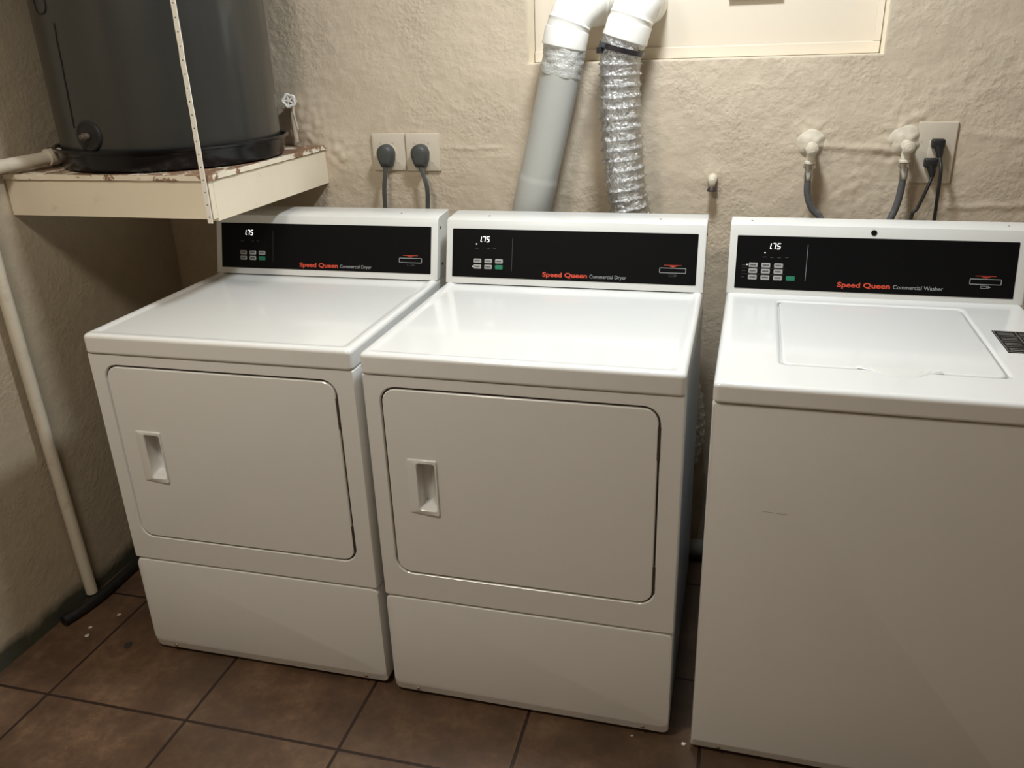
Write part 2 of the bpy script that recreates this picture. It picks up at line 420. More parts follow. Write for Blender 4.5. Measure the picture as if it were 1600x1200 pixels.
def control_panel(root, D, H, c_d, c_h, u0, u1, s0, s1, kind, lit_led):
    F = face_matrix(D, H, c_d, c_h)
    cp = fob('control_panel', fpad(u0, u1, s0, s1, .002, -.001, .0012), BLACKP, root, F)
    T = .0012
    bm = BM(); digits(bm, .0935, .1115, .0132, T); fob('price_display', bm, LED, cp, F)
    if lit_led:
        bm = BM(); lathe(bm, [(0, .0014), (.0008, .0014), (.001, .0008)], (.0858, .1052 if kind == 'dryer' else .1015, T), (0, 0, 1), 10)
        fob('indicator_light', bm, LED, cp, F)
        q = (.0764, .0456) if kind == 'dryer' else (.0455, .0716)
        bm = BM(); lathe(bm, [(0, .0014), (.0008, .0014), (.001, .0008)], (*q, T), (0, 0, 1), 10); fob('indicator_light', bm, LED, cp, F)
    if kind == 'dryer': words = ((.081, .091, .094), (.116, .1245, .0935), (.132, .141, .0945))
    else: words = ((.081, .091, .0915), (.099, .106, .0905), (.116, .124, .0905), (.134, .142, .0915), (.033, .043, .0705), (.033, .043, .0565), (.033, .041, .041))
    for a, b, s in words:
        bm = BM(); print_marks(bm, a, b, s, .0016, T, a, .0004); fob('printed_word', bm, DIMT, cp, F)
    if kind != 'dryer':
        for s in (.06375, .04875):
            bm = BM(); box(bm, .033, .135, s-.0003, s+.0003, T, T+.0002); fob('row_line', bm, DIMT, cp, F)
    if kind == 'dryer':
        keys = [(.0895, .061), (.1193, .061), (.149, .061), (.0895, .0455), (.1193, .0455)]; green = (.149, .0455)
    else:
        keys = [(u, s) for s in (.0712, .0565, .041) for u in (.0600, .0900, .1200)]; green = (.150, .041)
    for i, (u, s) in enumerate(keys):
        k = fob('key', fpad(u-.0105, u+.0105, s-.0056, s+.0056, .0022, T-.0004, T+.0009), KEY, cp, F)
        bm = BM(); print_marks(bm, u-.0072, u+.0072, s+.0002, .0034, 0, i+3, .0005)
        for v in bm.verts: v.co.z += T+.0009
        # lettering printed on the key: one mesh with the key
        bmesh.ops.transform(bm, matrix=F, verts=bm.verts)
        b2 = bmesh.new(); b2.from_mesh(k.data)
        me2 = bpy.data.meshes.new('m'); bm.to_mesh(me2); bm.free(); n0 = len(b2.faces); b2.from_mesh(me2); b2.faces.ensure_lookup_table()
        for f in b2.faces[n0:]: f.material_index = 1
        b2.to_mesh(k.data); b2.free(); k.data.materials.append(KEYT); bpy.data.meshes.remove(me2)
    g = fob('start_key', fpad(green[0]-.0105, green[0]+.0105, green[1]-.0056, green[1]+.0056, .0022, T-.0004, T+.0009), GREEN, cp, F); g['label'] = 'green start key'
    bm = BM(); box(bm, .1842, .1850, .036, .123, T, T+.0002); fob('divider_line', bm, GREYT if kind != 'dryer' else DIMT, cp, F)
    lu = .2685 if kind == 'dryer' else .2590
    fob('logo_text', text_bm('Speed Queen', .0165, offset=.00045, M=Matrix.Translation((lu, .0255, T)), width=.119), RED, cp, F)['label'] = 'red bold logo lettering'
    fob('model_text', text_bm('Commercial Dryer' if kind == 'dryer' else 'Commercial Washer', .0135, M=Matrix.Translation((lu+.1255, .0255, T)), width=.095 if kind == 'dryer' else .109), GREYT, cp, F)['label'] = 'thin grey lettering after the red logo'
    a, b = (.572, .6385) if kind == 'dryer' else (.5475, .6145)
    c, d = .0458, .0592
    if kind != 'dryer': c, d = .0435, .0570
    bm = BM(); l1 = rrect(a, b, c, d, .002, 4); l2 = rrect(a+.0014, b-.0014, c+.0014, d-.0014, .001, 4)
    loft(bm, [[(x, y, T-.0005) for x, y in l1], [(x, y, T+.0012) for x, y in l1], [(x, y, T+.0012) for x, y in l2], [(x, y, T-.0005) for x, y in l2]], closed=True)
    fob('card_slot', bm, GREYT, cp, F)
    m = (a+b)/2
    bm = BM(); print_marks(bm, m-.022, m+.022, d+.0065, .0013, T, 5, .0006)
    loft(bm, [[(m-.010, d+.0045, z), (m, d+.0012, z), (m+.010, d+.0045, z)] for z in (T, T+.0002)])
    fob('card_arrow', bm, RED, cp, F)
    bm = BM(); q = rrect(m-.009, m+.009, c-.0085, c-.0025, .001, 3); q2 = rrect(m-.0082, m+.0082, c-.0077, c-.0033, .001, 3)
    loft(bm, [[(x, y, T) for x, y in q], [(x, y, T+.0002) for x, y in q], [(x, y, T+.0002) for x, y in q2], [(x, y, T) for x, y in q2]], closed=True)
    box(bm, m+.003, m+.012, c-.0062, c-.0050, T, T+.0002)
    fob('card_symbol', bm, GREYT if kind != 'dryer' else DIMT, cp, F)
    return F

def console(root, W, D, H, c_d, c_h, Hb, depth):
    """white housing: side profile swept across the width with softened ends"""
    up = Vector((c_d, c_h)).normalized(); Lf = math.hypot(c_d, c_h)
    f = lambda s, n=0: (D+up.x*s-up.y*n, H+up.y*s+up.x*n)
    prof = [f(0), f(Lf-.016)]
    tx, tz = D+c_d, H+c_h
    c1 = f(Lf); prof += [(f(Lf-.007)[0]+.0012, f(Lf-.007)[1]), (tx+.002, tz-.0006), (tx+.010, tz+.0035)]
    prof += [(D+depth-.006, Hb), (D+depth, Hb-.004), (D+depth, H)]
    yc = sum(p[0] for p in prof)/len(prof); zc = sum(p[1] for p in prof)/len(prof)
    def inset(k): return [(yc+(y-yc)*(1-k), max(H, zc+(z-zc)*(1-k)) if z > H+1e-6 else H) for y, z in prof]
    bm = BM(); loops = []
    for x, k in ((0, .03), (.0015, .008), (.004, 0), (W-.004, 0), (W-.0015, .008), (W, .03)):
        loops.append([(x, y, z) for y, z in inset(k)])
    loft(bm, loops)
    return obj('console_housing', bm, TRIM, root, 38)

def deck(root, W, y0, y1, z0, z1, hole=None, name='top_panel'):
    bm = BM(); r = .012
    def lp(ins, z, rr): return [(x, y, z) for x, y in rrect(0+ins, W-ins, y0+ins, y1-ins, rr, 6)]
    loops = [lp(.002, z0, r), lp(0, z0+.003, r), lp(0, z0+.006, r), lp(0, z1-.011, r), lp(0, z1-.009, r), lp(.0012, z1-.005, r), lp(.004, z1-.0017, r), lp(.009, z1, r), lp(.011, z1, r), lp(.016, z1, .012)]
    if hole is None:
        loops += [lp(.018, z1-.0002, .012), lp(.026, z1-.0030, .012), lp(.030, z1-.0034, .012), lp(.033, z1-.0035, .012), lp(.036, z1-.0035, .012)]
        loft(bm, loops)
    else:
        x0, x1, h0, h1, hr = hole
        h = rrect(x0, x1, h0, h1, hr, 6); h2 = rrect(x0+.004, x1-.004, h0+.004, h1-.004, hr, 6)
        loops += [lp(.019, z1, .012), [(x, y, z1) for x, y in rrect(x0-.004, x1+.004, h0-.004, h1+.004, hr, 6)], [(x, y, z1) for x, y in h], [(x, y, z1-.003) for x, y in h2], [(x, y, z1-.012) for x, y in h2]]
        loft(bm, loops)
    return obj(name, bm, ENAMEL, root, 50)

def plate_y(bm, x0, x1, z0, z1, r, yb, yf, b, n=6, rb=None):
    """upright panel with a bevelled front edge; front faces -y"""
    loft(bm, [[(x, yb, z) for x, z in rrect(x0, x1, z0, z1, r, n)], [(x, yf+b, z) for x, z in rrect(x0, x1, z0, z1, r, n)],
              [(x, yf+b*.3, z) for x, z in rrect(x0+b*.3, x1-b*.3, z0+b*.3, z1-b*.3, r, n)],
              [(x, yf, z) for x, z in rrect(x0+b, x1-b, z0+b, z1-b, max(r-b, .0008), n)]])

# ------------------------------------------------------------------ dryers
W, H, LIP, D1, CDp, CHp, HB, KICK = .683, .9175, .0468, .5593, .0416, .1618, 1.088, .3007
def make_dryer(loc, rz, label, lit):
    t = thing('clothes_dryer', label, 'dryer', loc, rz, None)
    bm = BM(); box(bm, .002, W-.002, .045, .70, .020, H-LIP)
    for x in (.05, W-.05):
        for y in (.08, .64): lathe(bm, [(0, .02), (.006, .02), (.007, .008), (.022, .008)], (x, y, 0), (0, 0, 1), 12)
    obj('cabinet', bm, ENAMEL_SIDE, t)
    # front frame around the door
    x0, x1, z0, z1 = .0385, .6371, .3716, .8423; R = .036
    zt = H-LIP-.0015; zb = KICK+.0012
    bm = BM()
    o1 = rrect(0, W, zb, zt, .004); o2 = rrect(.003, W-.003, zb+.002, zt-.002, .004)
    h1 = rrect(x0-.002, x1+.002, z0-.002, z1+.002, R); h2 = rrect(x0, x1, z0, z1, R)
    loft(bm, [[(x, .05, z) for x, z in o1], [(x, .004, z) for x, z in o1], [(x, .0, z) for x, z in o2], [(x, .0, z) for x, z in h1], [(x, .0025, z) for x, z in h2], [(x, .05, z) for x, z in h2]], closed=True)
    obj('front_frame', bm, ENAMEL, t, 40)
    bm = BM(); plate_y(bm, x0-.001, x1+.001, z0-.001, z1+.001, R, .0298, .009, .001); 
    # gasket has a hollow so the grip can sink in: keep it as a ring
    bm.free(); bm = BM(); g1 = rrect(x0-.0005, x1+.0005, z0-.0005, z1+.0005, R); g2 = rrect(x0+.02, x1-.02, z0+.02, z1-.02, R)
    loft(bm, [[(x, .029, z) for x, z in g1], [(x, .0065, z) for x, z in g1], [(x, .0065, z) for x, z in g2], [(x, .029, z) for x, z in g2]], closed=True)
    obj('door_gasket', bm, GROOVE, t)
    # door with an opening for the grip
    g = .0042; a0, a1, b0, b1 = x0+g, x1-g, z0+g, z1-g
    hx0, hx1, hz0, hz1 = .109, .1515, .549, .665
    d1 = rrect(a0, a1, b0, b1, R-g); d2 = rrect(a0+.002, a1-.002, b0+.002, b1-.002, R-g-.002)
    e1 = rrect(hx0, hx1, hz0, hz1, .006)
    bm = BM()
    loft(bm, [[(x, .02, z) for x, z in e1], [(x, .02, z) for x, z in d1], [(x, .0015, z) for x, z in d1], [(x, -.0005, z) for x, z in d2], [(x, -.0005, z) for x, z in e1]], closed=True)
    door = obj('door', bm, ENAMEL, t, 40)
    bm = BM()
    q = lambda a, b, c, d, r, y: [(x, (y(x) if callable(y) else y), z) for x, z in rrect(a, b, c, d, r)]
    loft(bm, [q(.0865, .1580, .5365, .6755, .004, -.0004), q(.0880, .1568, .5385, .6735, .004, lambda x: -.0008-.0040*max(0, min(1, (x-.085)/.035))),
              q(.1095, .1535, .5475, .6675, .007, -.0042), q(.1110, .1515, .5500, .6650, .006, -.0018), q(.1095, .1490, .5530, .6635, .006, .006),
              q(.1090, .1270, .5560, .6620, .006, .036)], cap0=False)
    obj('door_handle', bm, ENAMEL, door, 30)
    for za, zb2 in ((.725, .800), (.402, .470)):
        bm = BM(); box(bm, x1-.0058, x1+.0008, .0005, .012, za, zb2); box(bm, x1-.0065, x1+.0012, .0003, .012, za+.012, za+.016)
        obj('hinge', bm, GROOVE, t)
    # lower panel with the tucked-under bottom edge
    bm = BM(); zk = KICK-.0014
    r = .016
    loft(bm, [[(x, .05, z) for x, z in rrect(.001, W-.001, .010, zk, r)], [(x, .007, z) for x, z in rrect(.001, W-.001, .012, zk, r)],
              [(x, .0008, z) for x, z in rrect(.0025, W-.0025, .0335, zk-.004, r)], [(x, .0, z) for x, z in rrect(.005, W-.005, .036, zk-.007, r)]])
    obj('lower_panel', bm, ENAMEL, t, 35)
    for x in (.062, .622):
        bm = BM(); lathe(bm, [(0, .0045), (.003, .004), (.0035, .0015)], (x, .0035, .0230), (0, -1, -.25), 10); obj('screw', bm, BRASS, t, 40)
    deck(t, W, -.004, .705, H-LIP, H)
    console(t, W, D1, H, CDp, CHp, HB, .14)
    control_panel(t, D1, H, CDp, CHp, .018, .6642, .017, .1448, 'dryer', lit)
    for q2 in ((W-.0006, D1+.055, H+.135), (W-.0006, D1+.052, H+.035)):
        bm = BM(); lathe(bm, [(0, .004), (.002, .0035), (.0025, .001)], q2, (1, 0, 0), 10); obj('screw', bm, GROOVE, t, 40)
    for xx in (.11, .565):
        bm = BM(); lathe(bm, [(0, .0028), (.0012, .002)], (xx, D1+.075, HB-.0025), (0, 0, 1), 8); obj('screw', bm, BRASS, t, 40)
    return t
make_dryer((-.0882, -.8941, 0), .0095, 'white front-loading dryer on the left, beneath the tank shelf', False)
make_dryer((.6186, -.9000, 0), -.0002, 'white front-loading dryer in the middle, in front of the silver vent ducts', True)

# ------------------------------------------------------------------ washer
WW, HW, LIPW, D1W, CDW, CHW = .665, .915, .0405, .6017, .0351, .1653
t = thing('washing_machine', 'white top-loading washer on the right under the two water hoses', 'washing machine', (1.3521, -.9221, 0), -.0107)
bm = BM(); box(bm, .002, WW-.002, .03, .70, .02, HW-LIPW)
for x in (.05, WW-.05):
    for y in (.08, .64): lathe(bm, [(0, .02), (.006, .02), (.007, .008), (.022, .008)], (x, y, 0), (0, 0, 1), 12)
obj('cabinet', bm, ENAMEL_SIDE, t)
bm = BM(); zk = HW-LIPW-.003
loft(bm, [[(x, .05, z) for x, z in rrect(.0, WW, .012, zk, .006)], [(x, .007, z) for x, z in rrect(.0, WW, .014, zk, .006)],
          [(x, .0008, z) for x, z in rrect(.002, WW-.002, .0335, zk-.002, .006)], [(x, .0, z) for x, z in rrect(.005, WW-.005, .036, zk-.005, .005)]])
obj('front_panel', bm, ENAMEL, t, 35)
bm = BM(); P = spline([(.108, -.0003, .6482), (.125, -.0003, .6478), (.145, -.0003, .6465), (.155, -.0003, .6478)], 5); tube(bm, P, .0004, 6)
obj('scratch', bm, mat('scratch_grey', (.45, .42, .38), .6), t)
for x in (.062, .60):
    bm = BM(); lathe(bm, [(0, .0045), (.003, .004), (.0035, .0015)], (x, .0040, .0230), (0, -1, -.25), 10); obj('screw', bm, BRASS, t, 40)
deck(t, WW, -.006, .705, HW-LIPW, HW, hole=(.118, .530, .112, .552, .016))
bm = BM(); zt = HW-.0008
def lidl(i, z): return [(x, y, z) for x, y in rrect(.1255+i, .5225-i, .1195+i, .5445-i, .016, 6)]
loft(bm, [lidl(.001, zt-.010), lidl(0, zt-.004), lidl(.0012, zt-.001), lidl(.004, zt), lidl(.006, zt), lidl(.010, zt)])
lid = obj('lid', bm, ENAMEL, t, 50)
bm = BM()  # finger lip at the lid's front edge, running out over the top panel
pts = [(.262, .121), (.285, .113), (.300, .098), (.316, .089), (.345, .087), (.366, .091), (.378, .103), (.392, .113), (.412, .121)]
top = [(x, y, HW+.0008) for x, y in pts]; bot = [(x+(.337-x)*-.01, y-.002, HW+.0001) for x, y in pts]
back = [(x, .1235, HW+.0030) for x, y in pts]
vt = [bm.verts.new(p) for p in top]; vb = [bm.verts.new(p) for p in bot]; vk = [bm.verts.new(p) for p in back]
for i in range(len(pts)-1):
    bm.faces.new((vb[i], vb[i+1], vt[i+1], vt[i])); bm.faces.new((vt[i], vt[i+1], vk[i+1], vk[i])); bm.faces.new((vk[i], vk[i+1], vb[i+1], vb[i]))
obj('lid_handle', bm, TRIM, lid)
console(t, WW, D1W, HW, CDW, CHW, HB, .098)
F = control_panel(t, D1W, HW, CDW, CHW, .018, .6425, .013, .1428, 'washer', True)
bm = BM(); lathe(bm, [(0, .0068), (.002, .0065), (.0028, .004)], (.3305, .1560, -.0004), (0, 0, 1), 20); fob('lock_cap', bm, BLACKP, t, F, 40)
lab = BM(); box(lab, .5545, .642, .259, .397, HW+.0000, HW+.0006); lab = obj('warning_label', lab, BLACKP, t)
bm = BM(); z = HW+.0006
for k in range(5):
    y = .264+k*.0325; box(bm, .557, .6395, y-.0006, y+.0006, z, z+.0002)
for x in (.557, .598, .6395): box(bm, x-.0006, x+.0006, .264, .394, z, z+.0002)
rnd = random.Random(4)
for k in range(4):
    for c0 in (.562, .603):
        for r_ in range(2):
            print_marks(bm, c0, c0+.030, .275+k*.0325+r_*.009, .0035, z, k*3+r_+c0)
obj('label_print', bm, mat('label_grey', (.22, .21, .20), .5), lab)
for xx in (.05, .62):
    bm = BM(); lathe(bm, [(0, .0028), (.0012, .002)], (xx, D1W+.06, HB-.003), (0, 0, 1), 8); obj('screw', bm, BRASS, t, 40)

# ------------------------------------------------------------------ shelf, strap, tank, pan
SX, SY, SZ0, SZ1 = .148, -.652, 1.137, 1.245
t = thing('tank_shelf', 'cream wooden corner shelf with peeling paint carrying the grey tank', 'shelf', (XL, SY, SZ0))
def ls(bm, o): bmesh.ops.translate(bm, verts=bm.verts, vec=(-o[0], -o[1], -o[2])); return bm
O = (XL, SY, SZ0)
def rough_board(x0, x1, y0, y1, z0, z1, amp, nx=40, ny=40, ztilt=0):
    bm = BM(); box(bm, x0, x1, y0, y1, z0, z1)
    bmesh.ops.subdivide_edges(bm, edges=[e for e in bm.edges if e.calc_length() > .1], cuts=nx, use_grid_fill=True)
    for v in bm.verts:
        n = noise.noise(v.co*38)+.6*noise.noise(v.co*90)
        if v.co.x > x1-1e-4: v.co.x += n*amp
        if v.co.y < y0+1e-4: v.co.y += n*amp
        if v.co.z > z1-1e-4: v.co.z += n*amp*.5
        v.co.z += ztilt*(v.co.x-x0)
    return bm
obj('shelf_board', ls(rough_board(XL+.001, SX+.006, SY-.006, YW-.002, SZ1-.0125, SZ1, .0022), O), PEEL, t, 60)
obj('front_apron', ls(rough_board(XL+.001, SX, SY, SY+.019, SZ0+.004, SZ1-.0145, .0008), O), CREAM, t, 60)
obj('side_apron', ls(rough_board(SX-.019, SX, SY+.0195, YW+.0, SZ0-.004, SZ1-.0155, .0008), O), CREAM, t, 60)

t = thing('hanger_strap', 'thin white perforated metal strap hanging the shelf corner from above', 'strap', (SX-.004, SY-.0095, SZ0-.004))
bm = BM(); loops = []
for k in range(140):
    f = k/139; z = f*(ZC-SZ0+.004); wv = .0062+.0007*noise.noise(Vector((0, 3, z*40)))
    dx = .0012*noise.noise(Vector((5, 1, z*18)))
    loops.append([(dx-wv, -.0012, z), (dx+wv, -.0012, z), (dx+wv, .0012, z), (dx-wv, .0012, z)])
loft(bm, loops); obj('strap', bm, STRAPM, t, 40)

TX, TY, TR = -.137, -.360, .283
t = thing('drain_pan', 'round black plastic drain pan under the grey tank', 'drain pan', (TX, TY, SZ1+.0015))
bm = BM(); lathe(bm, [(0, .01), (0, .278), (.004, .286), (.012, .289), (.044, .293), (.047, .303), (.053, .3045), (.056, .301), (.053, .296), (.016, .2865), (.010, .01)], (0, 0, 0), (0, 0, 1), 96)
obj('pan', bm, PANM, t, 40)
bm = BM(); lathe(bm, [(0, .024), (.030, .024)], (-.245, -.152, .027), (-.55, -1, 0), 16); obj('drain_fitting', bm, PANM, t, 40)

t = thing('water_heater', 'dark grey cylindrical tank standing in the black pan on the corner shelf', 'water heater', (TX, TY, SZ1+.0125))
bm = BM(); loops = []
hts = [0, .004, .10, .3, .6, .85, .868, .875]
for h, r in zip(hts, (TR-.006, TR-.001, TR, TR, TR, TR, TR-.008, TR-.03)):
    loops.append([(math.cos(2*math.pi*k/128)*r, math.sin(2*math.pi*k/128)*r, h) for k in range(128)])
loft(bm, loops); tank = obj('tank_body', bm, TANKM, t, 30)
def ray(u, v): return CR*((u-800)/1296.57)+CU*((600-v)/1296.57)+CF
def on_tank(u, v, off=0):
    d = ray(u, v); r = TR+off
    ox, oy = CP.x-TX, CP.y-TY
    a = d.x**2+d.y**2; b = 2*(ox*d.x+oy*d.y); c = ox**2+oy**2-r*r
    k = (-b-math.sqrt(max(b*b-4*a*c, 0)))/(2*a); p = CP+d*k
    return p-Vector((TX, TY, SZ1+.0125))
# wiring seam, access cover and drain opening, placed in the tank's own frame (angle, height)
def cyl(ang, h, off=0): return Vector((math.cos(ang)*(TR+off), math.sin(ang)*(TR+off), h))
pa, pb = on_tank(84, 36), on_tank(116, 200)
aa, ab = math.atan2(pa.y, pa.x), math.atan2(pb.y, pb.x)
bm = BM(); P = []
for k in range(26):
    f = k/25; P.append(cyl(aa+(ab-aa)*f+.006*noise.noise(Vector((f*9, 0, 0))), pa.z+(pb.z-pa.z)*f, .0008))
tube(bm, P, .0016, 6); obj('wire', bm, BLACKR, t)
pc = on_tank(68, 8); ac = math.atan2(pc.y, pc.x)
bm = BM(); a0, a1, h0, h1 = ac-.16, ac+.03, pc.z-.018, pc.z+.20
R1 = rrect(a0*TR, a1*TR, h0, h1, .02, 6)
P = [cyl(x/TR, y, .001) for x, y in R1]; P.append(P[0]); tube(bm, P, .0018, 6); 
obj('access_cover_edge', bm, BLACKR, t)
pd = on_tank(139, 213); ad = math.atan2(pd.y, pd.x); nrm = Vector((math.cos(ad), math.sin(ad), 0))
bm = BM(); lathe(bm, [(-.004, .038), (.003, .037), (.0045, .033), (.002, .028), (.0035, .020), (.004, .017)], cyl(ad, pd.z), nrm, 32); obj('drain_ring', bm, mat('dark_grey_plastic', (.018, .018, .018), .5, spec=.3), t, 40)
bm = BM(); lathe(bm, [(0, .009), (.018, .009), (.019, .006), (.026, .006), (.027, .003)], cyl(ad, pd.z), nrm, 14); obj('drain_valve', bm, mat('tarnished_brass', (.12, .09, .07), .6, .4), t, 40)

# ------------------------------------------------------------------ white pipe from the pan down the left wall
t = thing('drain_pipe', 'white painted pipe leaving the black pan and dropping down the left wall', 'pipe', (XL+.030, -.77, 0))
O = (XL+.030, -.77, 0)
bm = BM(); zp = 1.272
start = Vector((-.382, -.512, zp+.003))
P = [start, Vector((-.395, -.58, zp)), Vector((-.408, -.66, zp-.002))]+[Vector(p) for p in spline([(-.414, -.71, zp-.004), (-.417, -.745, zp-.012), (-.417, -.770, zp-.04)], 8)]+[Vector((-.417, -.772, 1.0)), Vector((-.417, -.762, .5)), Vector((-.417, -.750, .034))]
tube(bm, P, .0165, 20); obj('pipe_run', ls(bm, O), PVC, t, 50)
bm = BM(); tube(bm, [start+Vector((.008, .03, 0)), start, start+Vector((-.008, -.045, -.001))], .0215, 20); obj('pipe_coupling', ls(bm, O), PVC, t, 50)

# ------------------------------------------------------------------ stop valve beside the tank
t = thing('stop_valve', 'small white round-handled stop valve on the wall at the right edge of the tank', 'valve', (.066, YW, 1.372))
bm = BM(); lathe(bm, [(0, .016), (.004, .016), (.006, .009), (.034, .009)], (0, .004, 0), (0, -1, 0), 16)
tube(bm, [(0, -.022, 0), (0, -.024, -.06), (.0, -.02, -.115)], .008, 12); obj('valve_body', bm, PLASTER, t, 40)
bm = BM(); C0 = Vector((.000, -.034, .004)); ax = Vector((.45, -1, .1)).normalized(); u_ = ax.cross(Vector((0, 0, 1))).normalized(); v_ = ax.cross(u_)
ring = [C0+ax*.012+(u_*math.cos(a)+v_*math.sin(a))*(.0165+.002*math.cos(a*5)) for a in [2*math.pi*k/40 for k in range(41)]]
tube(bm, ring, .0042, 8)
for k in range(5):
    a = 2*math.pi*k/5; tube(bm, [C0+ax*.010, C0+ax*.012+(u_*math.cos(a)+v_*math.sin(a))*.016], .0028, 8)
tube(bm, [C0-ax*.01, C0+ax*.016], .005, 10)
obj('valve_handle', bm, WHITEM, t, 50)
bm = BM(); tube(bm, spline([(.004, -.030, -.018), (.010, -.030, -.045), (.016, -.028, -.078)], 6), .0013, 6); obj('tag_wire', bm, WHITEM, t)

# ------------------------------------------------------------------ vent ducts
def elbow(name, label, pts, group=None):
    t = thing(name, label, 'duct elbow', pts[-1])
    O = pts[-1]
    P = spline(pts, 10); n = len(P)
    bm = BM()
    def r(i):
        f = i/(n-1)
        for c in (.30, .50, .72):
            if abs(f-c) < .012: return .0575
        return .0555 if f < .9 else .0545
    tube(bm, P, r, 48, True); obj('elbow_tube', ls(bm, O), WHITEM, t, 25)
    e = Vector(P[-1]); d = (Vector(P[-1])-Vector(P[-2])).normalized()
    bm = BM(); lathe(bm, [(-.040, .0562), (-.036, .0578), (-.006, .0580), (.0, .0592), (.004, .0590), (.006, .0560)], e-d*.004, d, 48); obj('collar', ls(bm, O), WHITEM, t, 40)
    return e, d
e1, n1 = elbow('duct_elbow', 'left white duct elbow bent out of the window board above the smooth duct', [(.965, .040, 1.602), (.962, -.02, 1.602), (.950, -.075, 1.597), (.930, -.110, 1.578), (.9150, -.119, 1.540), (.9060, -.12, 1.500)])
e2, n2 = elbow('duct_elbow', 'right white duct elbow bent out of the window board above the crinkled foil duct', [(1.100, .040, 1.600), (1.100, -.02, 1.602), (1.097, -.075, 1.598), (1.088, -.112, 1.583), (1.0755, -.120, 1.548), (1.0640, -.121, 1.512)])

t = thing('smooth_duct', 'smooth pale grey vent duct slanting down behind the middle dryer', 'duct', (.75, -.118, .13))
O = (.75, -.118, .13)
P = spline([e1-n1*.012, (.9015, -.120, 1.455), (.879, -.119, 1.36), (.8545, -.118, 1.26), (.8300, -.118, 1.16), (.8055, -.117, 1.06), (.781, -.117, .95), (.760, -.117, .80), (.75, -.117, .45), (.75, -.118, .13)], 14); n = len(P)
bm = BM(); tube(bm, P, lambda i: .0530+(.0020 if P[i].z < 1.165 else 0), 40)
obj('duct_tube', ls(bm, O), DUCTM, t, 25)
bm = BM(); tube(bm, P[0:19], lambda i: .0548+.0009*math.sin(i*2.3), 48, True, .0035); obj('foil_tape', ls(bm, O), FOILT, t, 60)
Pt = [p+Vector((.0500, -.0205, .012)) for p in P[20:90]]
bm = BM(); tube(bm, Pt, .0013, 6); obj('seam', ls(bm, O), GROOVE, t)

t = thing('foil_duct', 'crinkled silver foil flexible duct hanging behind the middle dryer', 'duct', (1.0, -.13, .12))
O = (1.0, -.13, .12)
raw = spline([e2-n2*.008, (1.054, -.121, 1.47), (1.0565, -.12, 1.33), (1.070, -.119, 1.18), (1.0885, -.118, 1.07), (1.135, -.116, .86), (1.215, -.113, .66), (1.262, -.112, .50), (1.258, -.113, .36), (1.18, -.115, .22), (1.0, -.12, .14)], 60)
# even spacing
Ls = [0]
for a, b in zip(raw[:-1], raw[1:]): Ls.append(Ls[-1]+(b-a).length)
tot = Ls[-1]; step = .0032; P = []; j = 0; s = 0
while s < tot:
    while Ls[j+1] < s: j += 1
    f = (s-Ls[j])/(Ls[j+1]-Ls[j]); P.append(raw[j].lerp(raw[j+1], f)); s += step
pitch = .0265
def fr_(i):
    s = i*step
    if s < .045: return .0550
    q = (s/pitch) % 1.0
    return .0515+.0058*math.exp(-((q-.5)/.11)**2)
bm = BM(); tube(bm, P, fr_, 72, True, .0035); obj('foil_tube', ls(bm, O), FOIL, t, 180)
bm = BM(); lathe(bm, [(0, .0585), (.0125, .0588)], P[3], (P[4]-P[3]).normalized(), 48); 
bm.free(); bm = BM(); d = (P[10]-P[7]).normalized()
cc = [[P[8]+d*a_+(d.cross(Vector((0, 1, 0))).normalized()*math.cos(k*math.pi/24)+Vector((0, 1, 0))*math.sin(k*math.pi/24))*r_ for k in range(48)] for a_, r_ in ((0, .0578), (0, .0595), (.0125, .0595), (.0125, .0578))]
loft(bm, cc, closed=True)
box(bm, P[8].x-.058, P[8].x-.046, P[8].y-.050, P[8].y-.030, P[8].z-.014, P[8].z+.001)
obj('clamp_band', ls(bm, O), BAND, t, 40)['label'] = 'dark steel clamp band'

# ------------------------------------------------------------------ outlets and plugs on the left
def plate(x0, x1, z0, z1, label, name='outlet_plate', y=YW-.0035, blob=False):
    cx, cz = (x0+x1)/2, (z0+z1)/2
    t = thing(name, label, 'outlet', (cx, YW, cz))
    w2, h2 = (x1-x0)/2, (z1-z0)/2
    bm = BM(); plate_y(bm, -w2, w2, -h2, h2, .002, .006, -.0075, .003); obj('cover_plate', bm, PLATEP, t, 40)
    return t, cx, cz
t, _, _ = plate(.3065, .4100, 1.1715, 1.2785, 'left beige square outlet plate of the joined pair right of the tank shelf')
for dx, dz in ((-.022, .027), (.016, .027), (-.022, -.025), (.030, -.028)):
    bm = BM(); lathe(bm, [(0, .0028), (.0012, .0022)], (dx, -.0074, dz), (0, -1, 0), 8); obj('plate_screw', bm, PLATEP, t, 40)
bm = BM(); lathe(bm, [(0, .0285), (.004, .0285), (.005, .026)], (-.004, -.0072, -.003), (0, -1, 0), 28); obj('socket', bm, PLATEP, t, 40)
t, _, _ = plate(.4130, .5180, 1.1700, 1.2780, 'right beige square outlet plate of the joined pair right of the tank shelf')
for dx, dz in ((-.022, .027), (.020, .027), (.030, -.028)):
    bm = BM(); lathe(bm, [(0, .0028), (.0012, .0022)], (dx, -.0074, dz), (0, -1, 0), 8); obj('plate_screw', bm, PLATEP, t, 40)
bm = BM(); lathe(bm, [(0, .0285), (.004, .0285), (.005, .026)], (-.0045, -.0072, -.003), (0, -1, 0), 28); obj('socket', bm, PLATEP, t, 40)
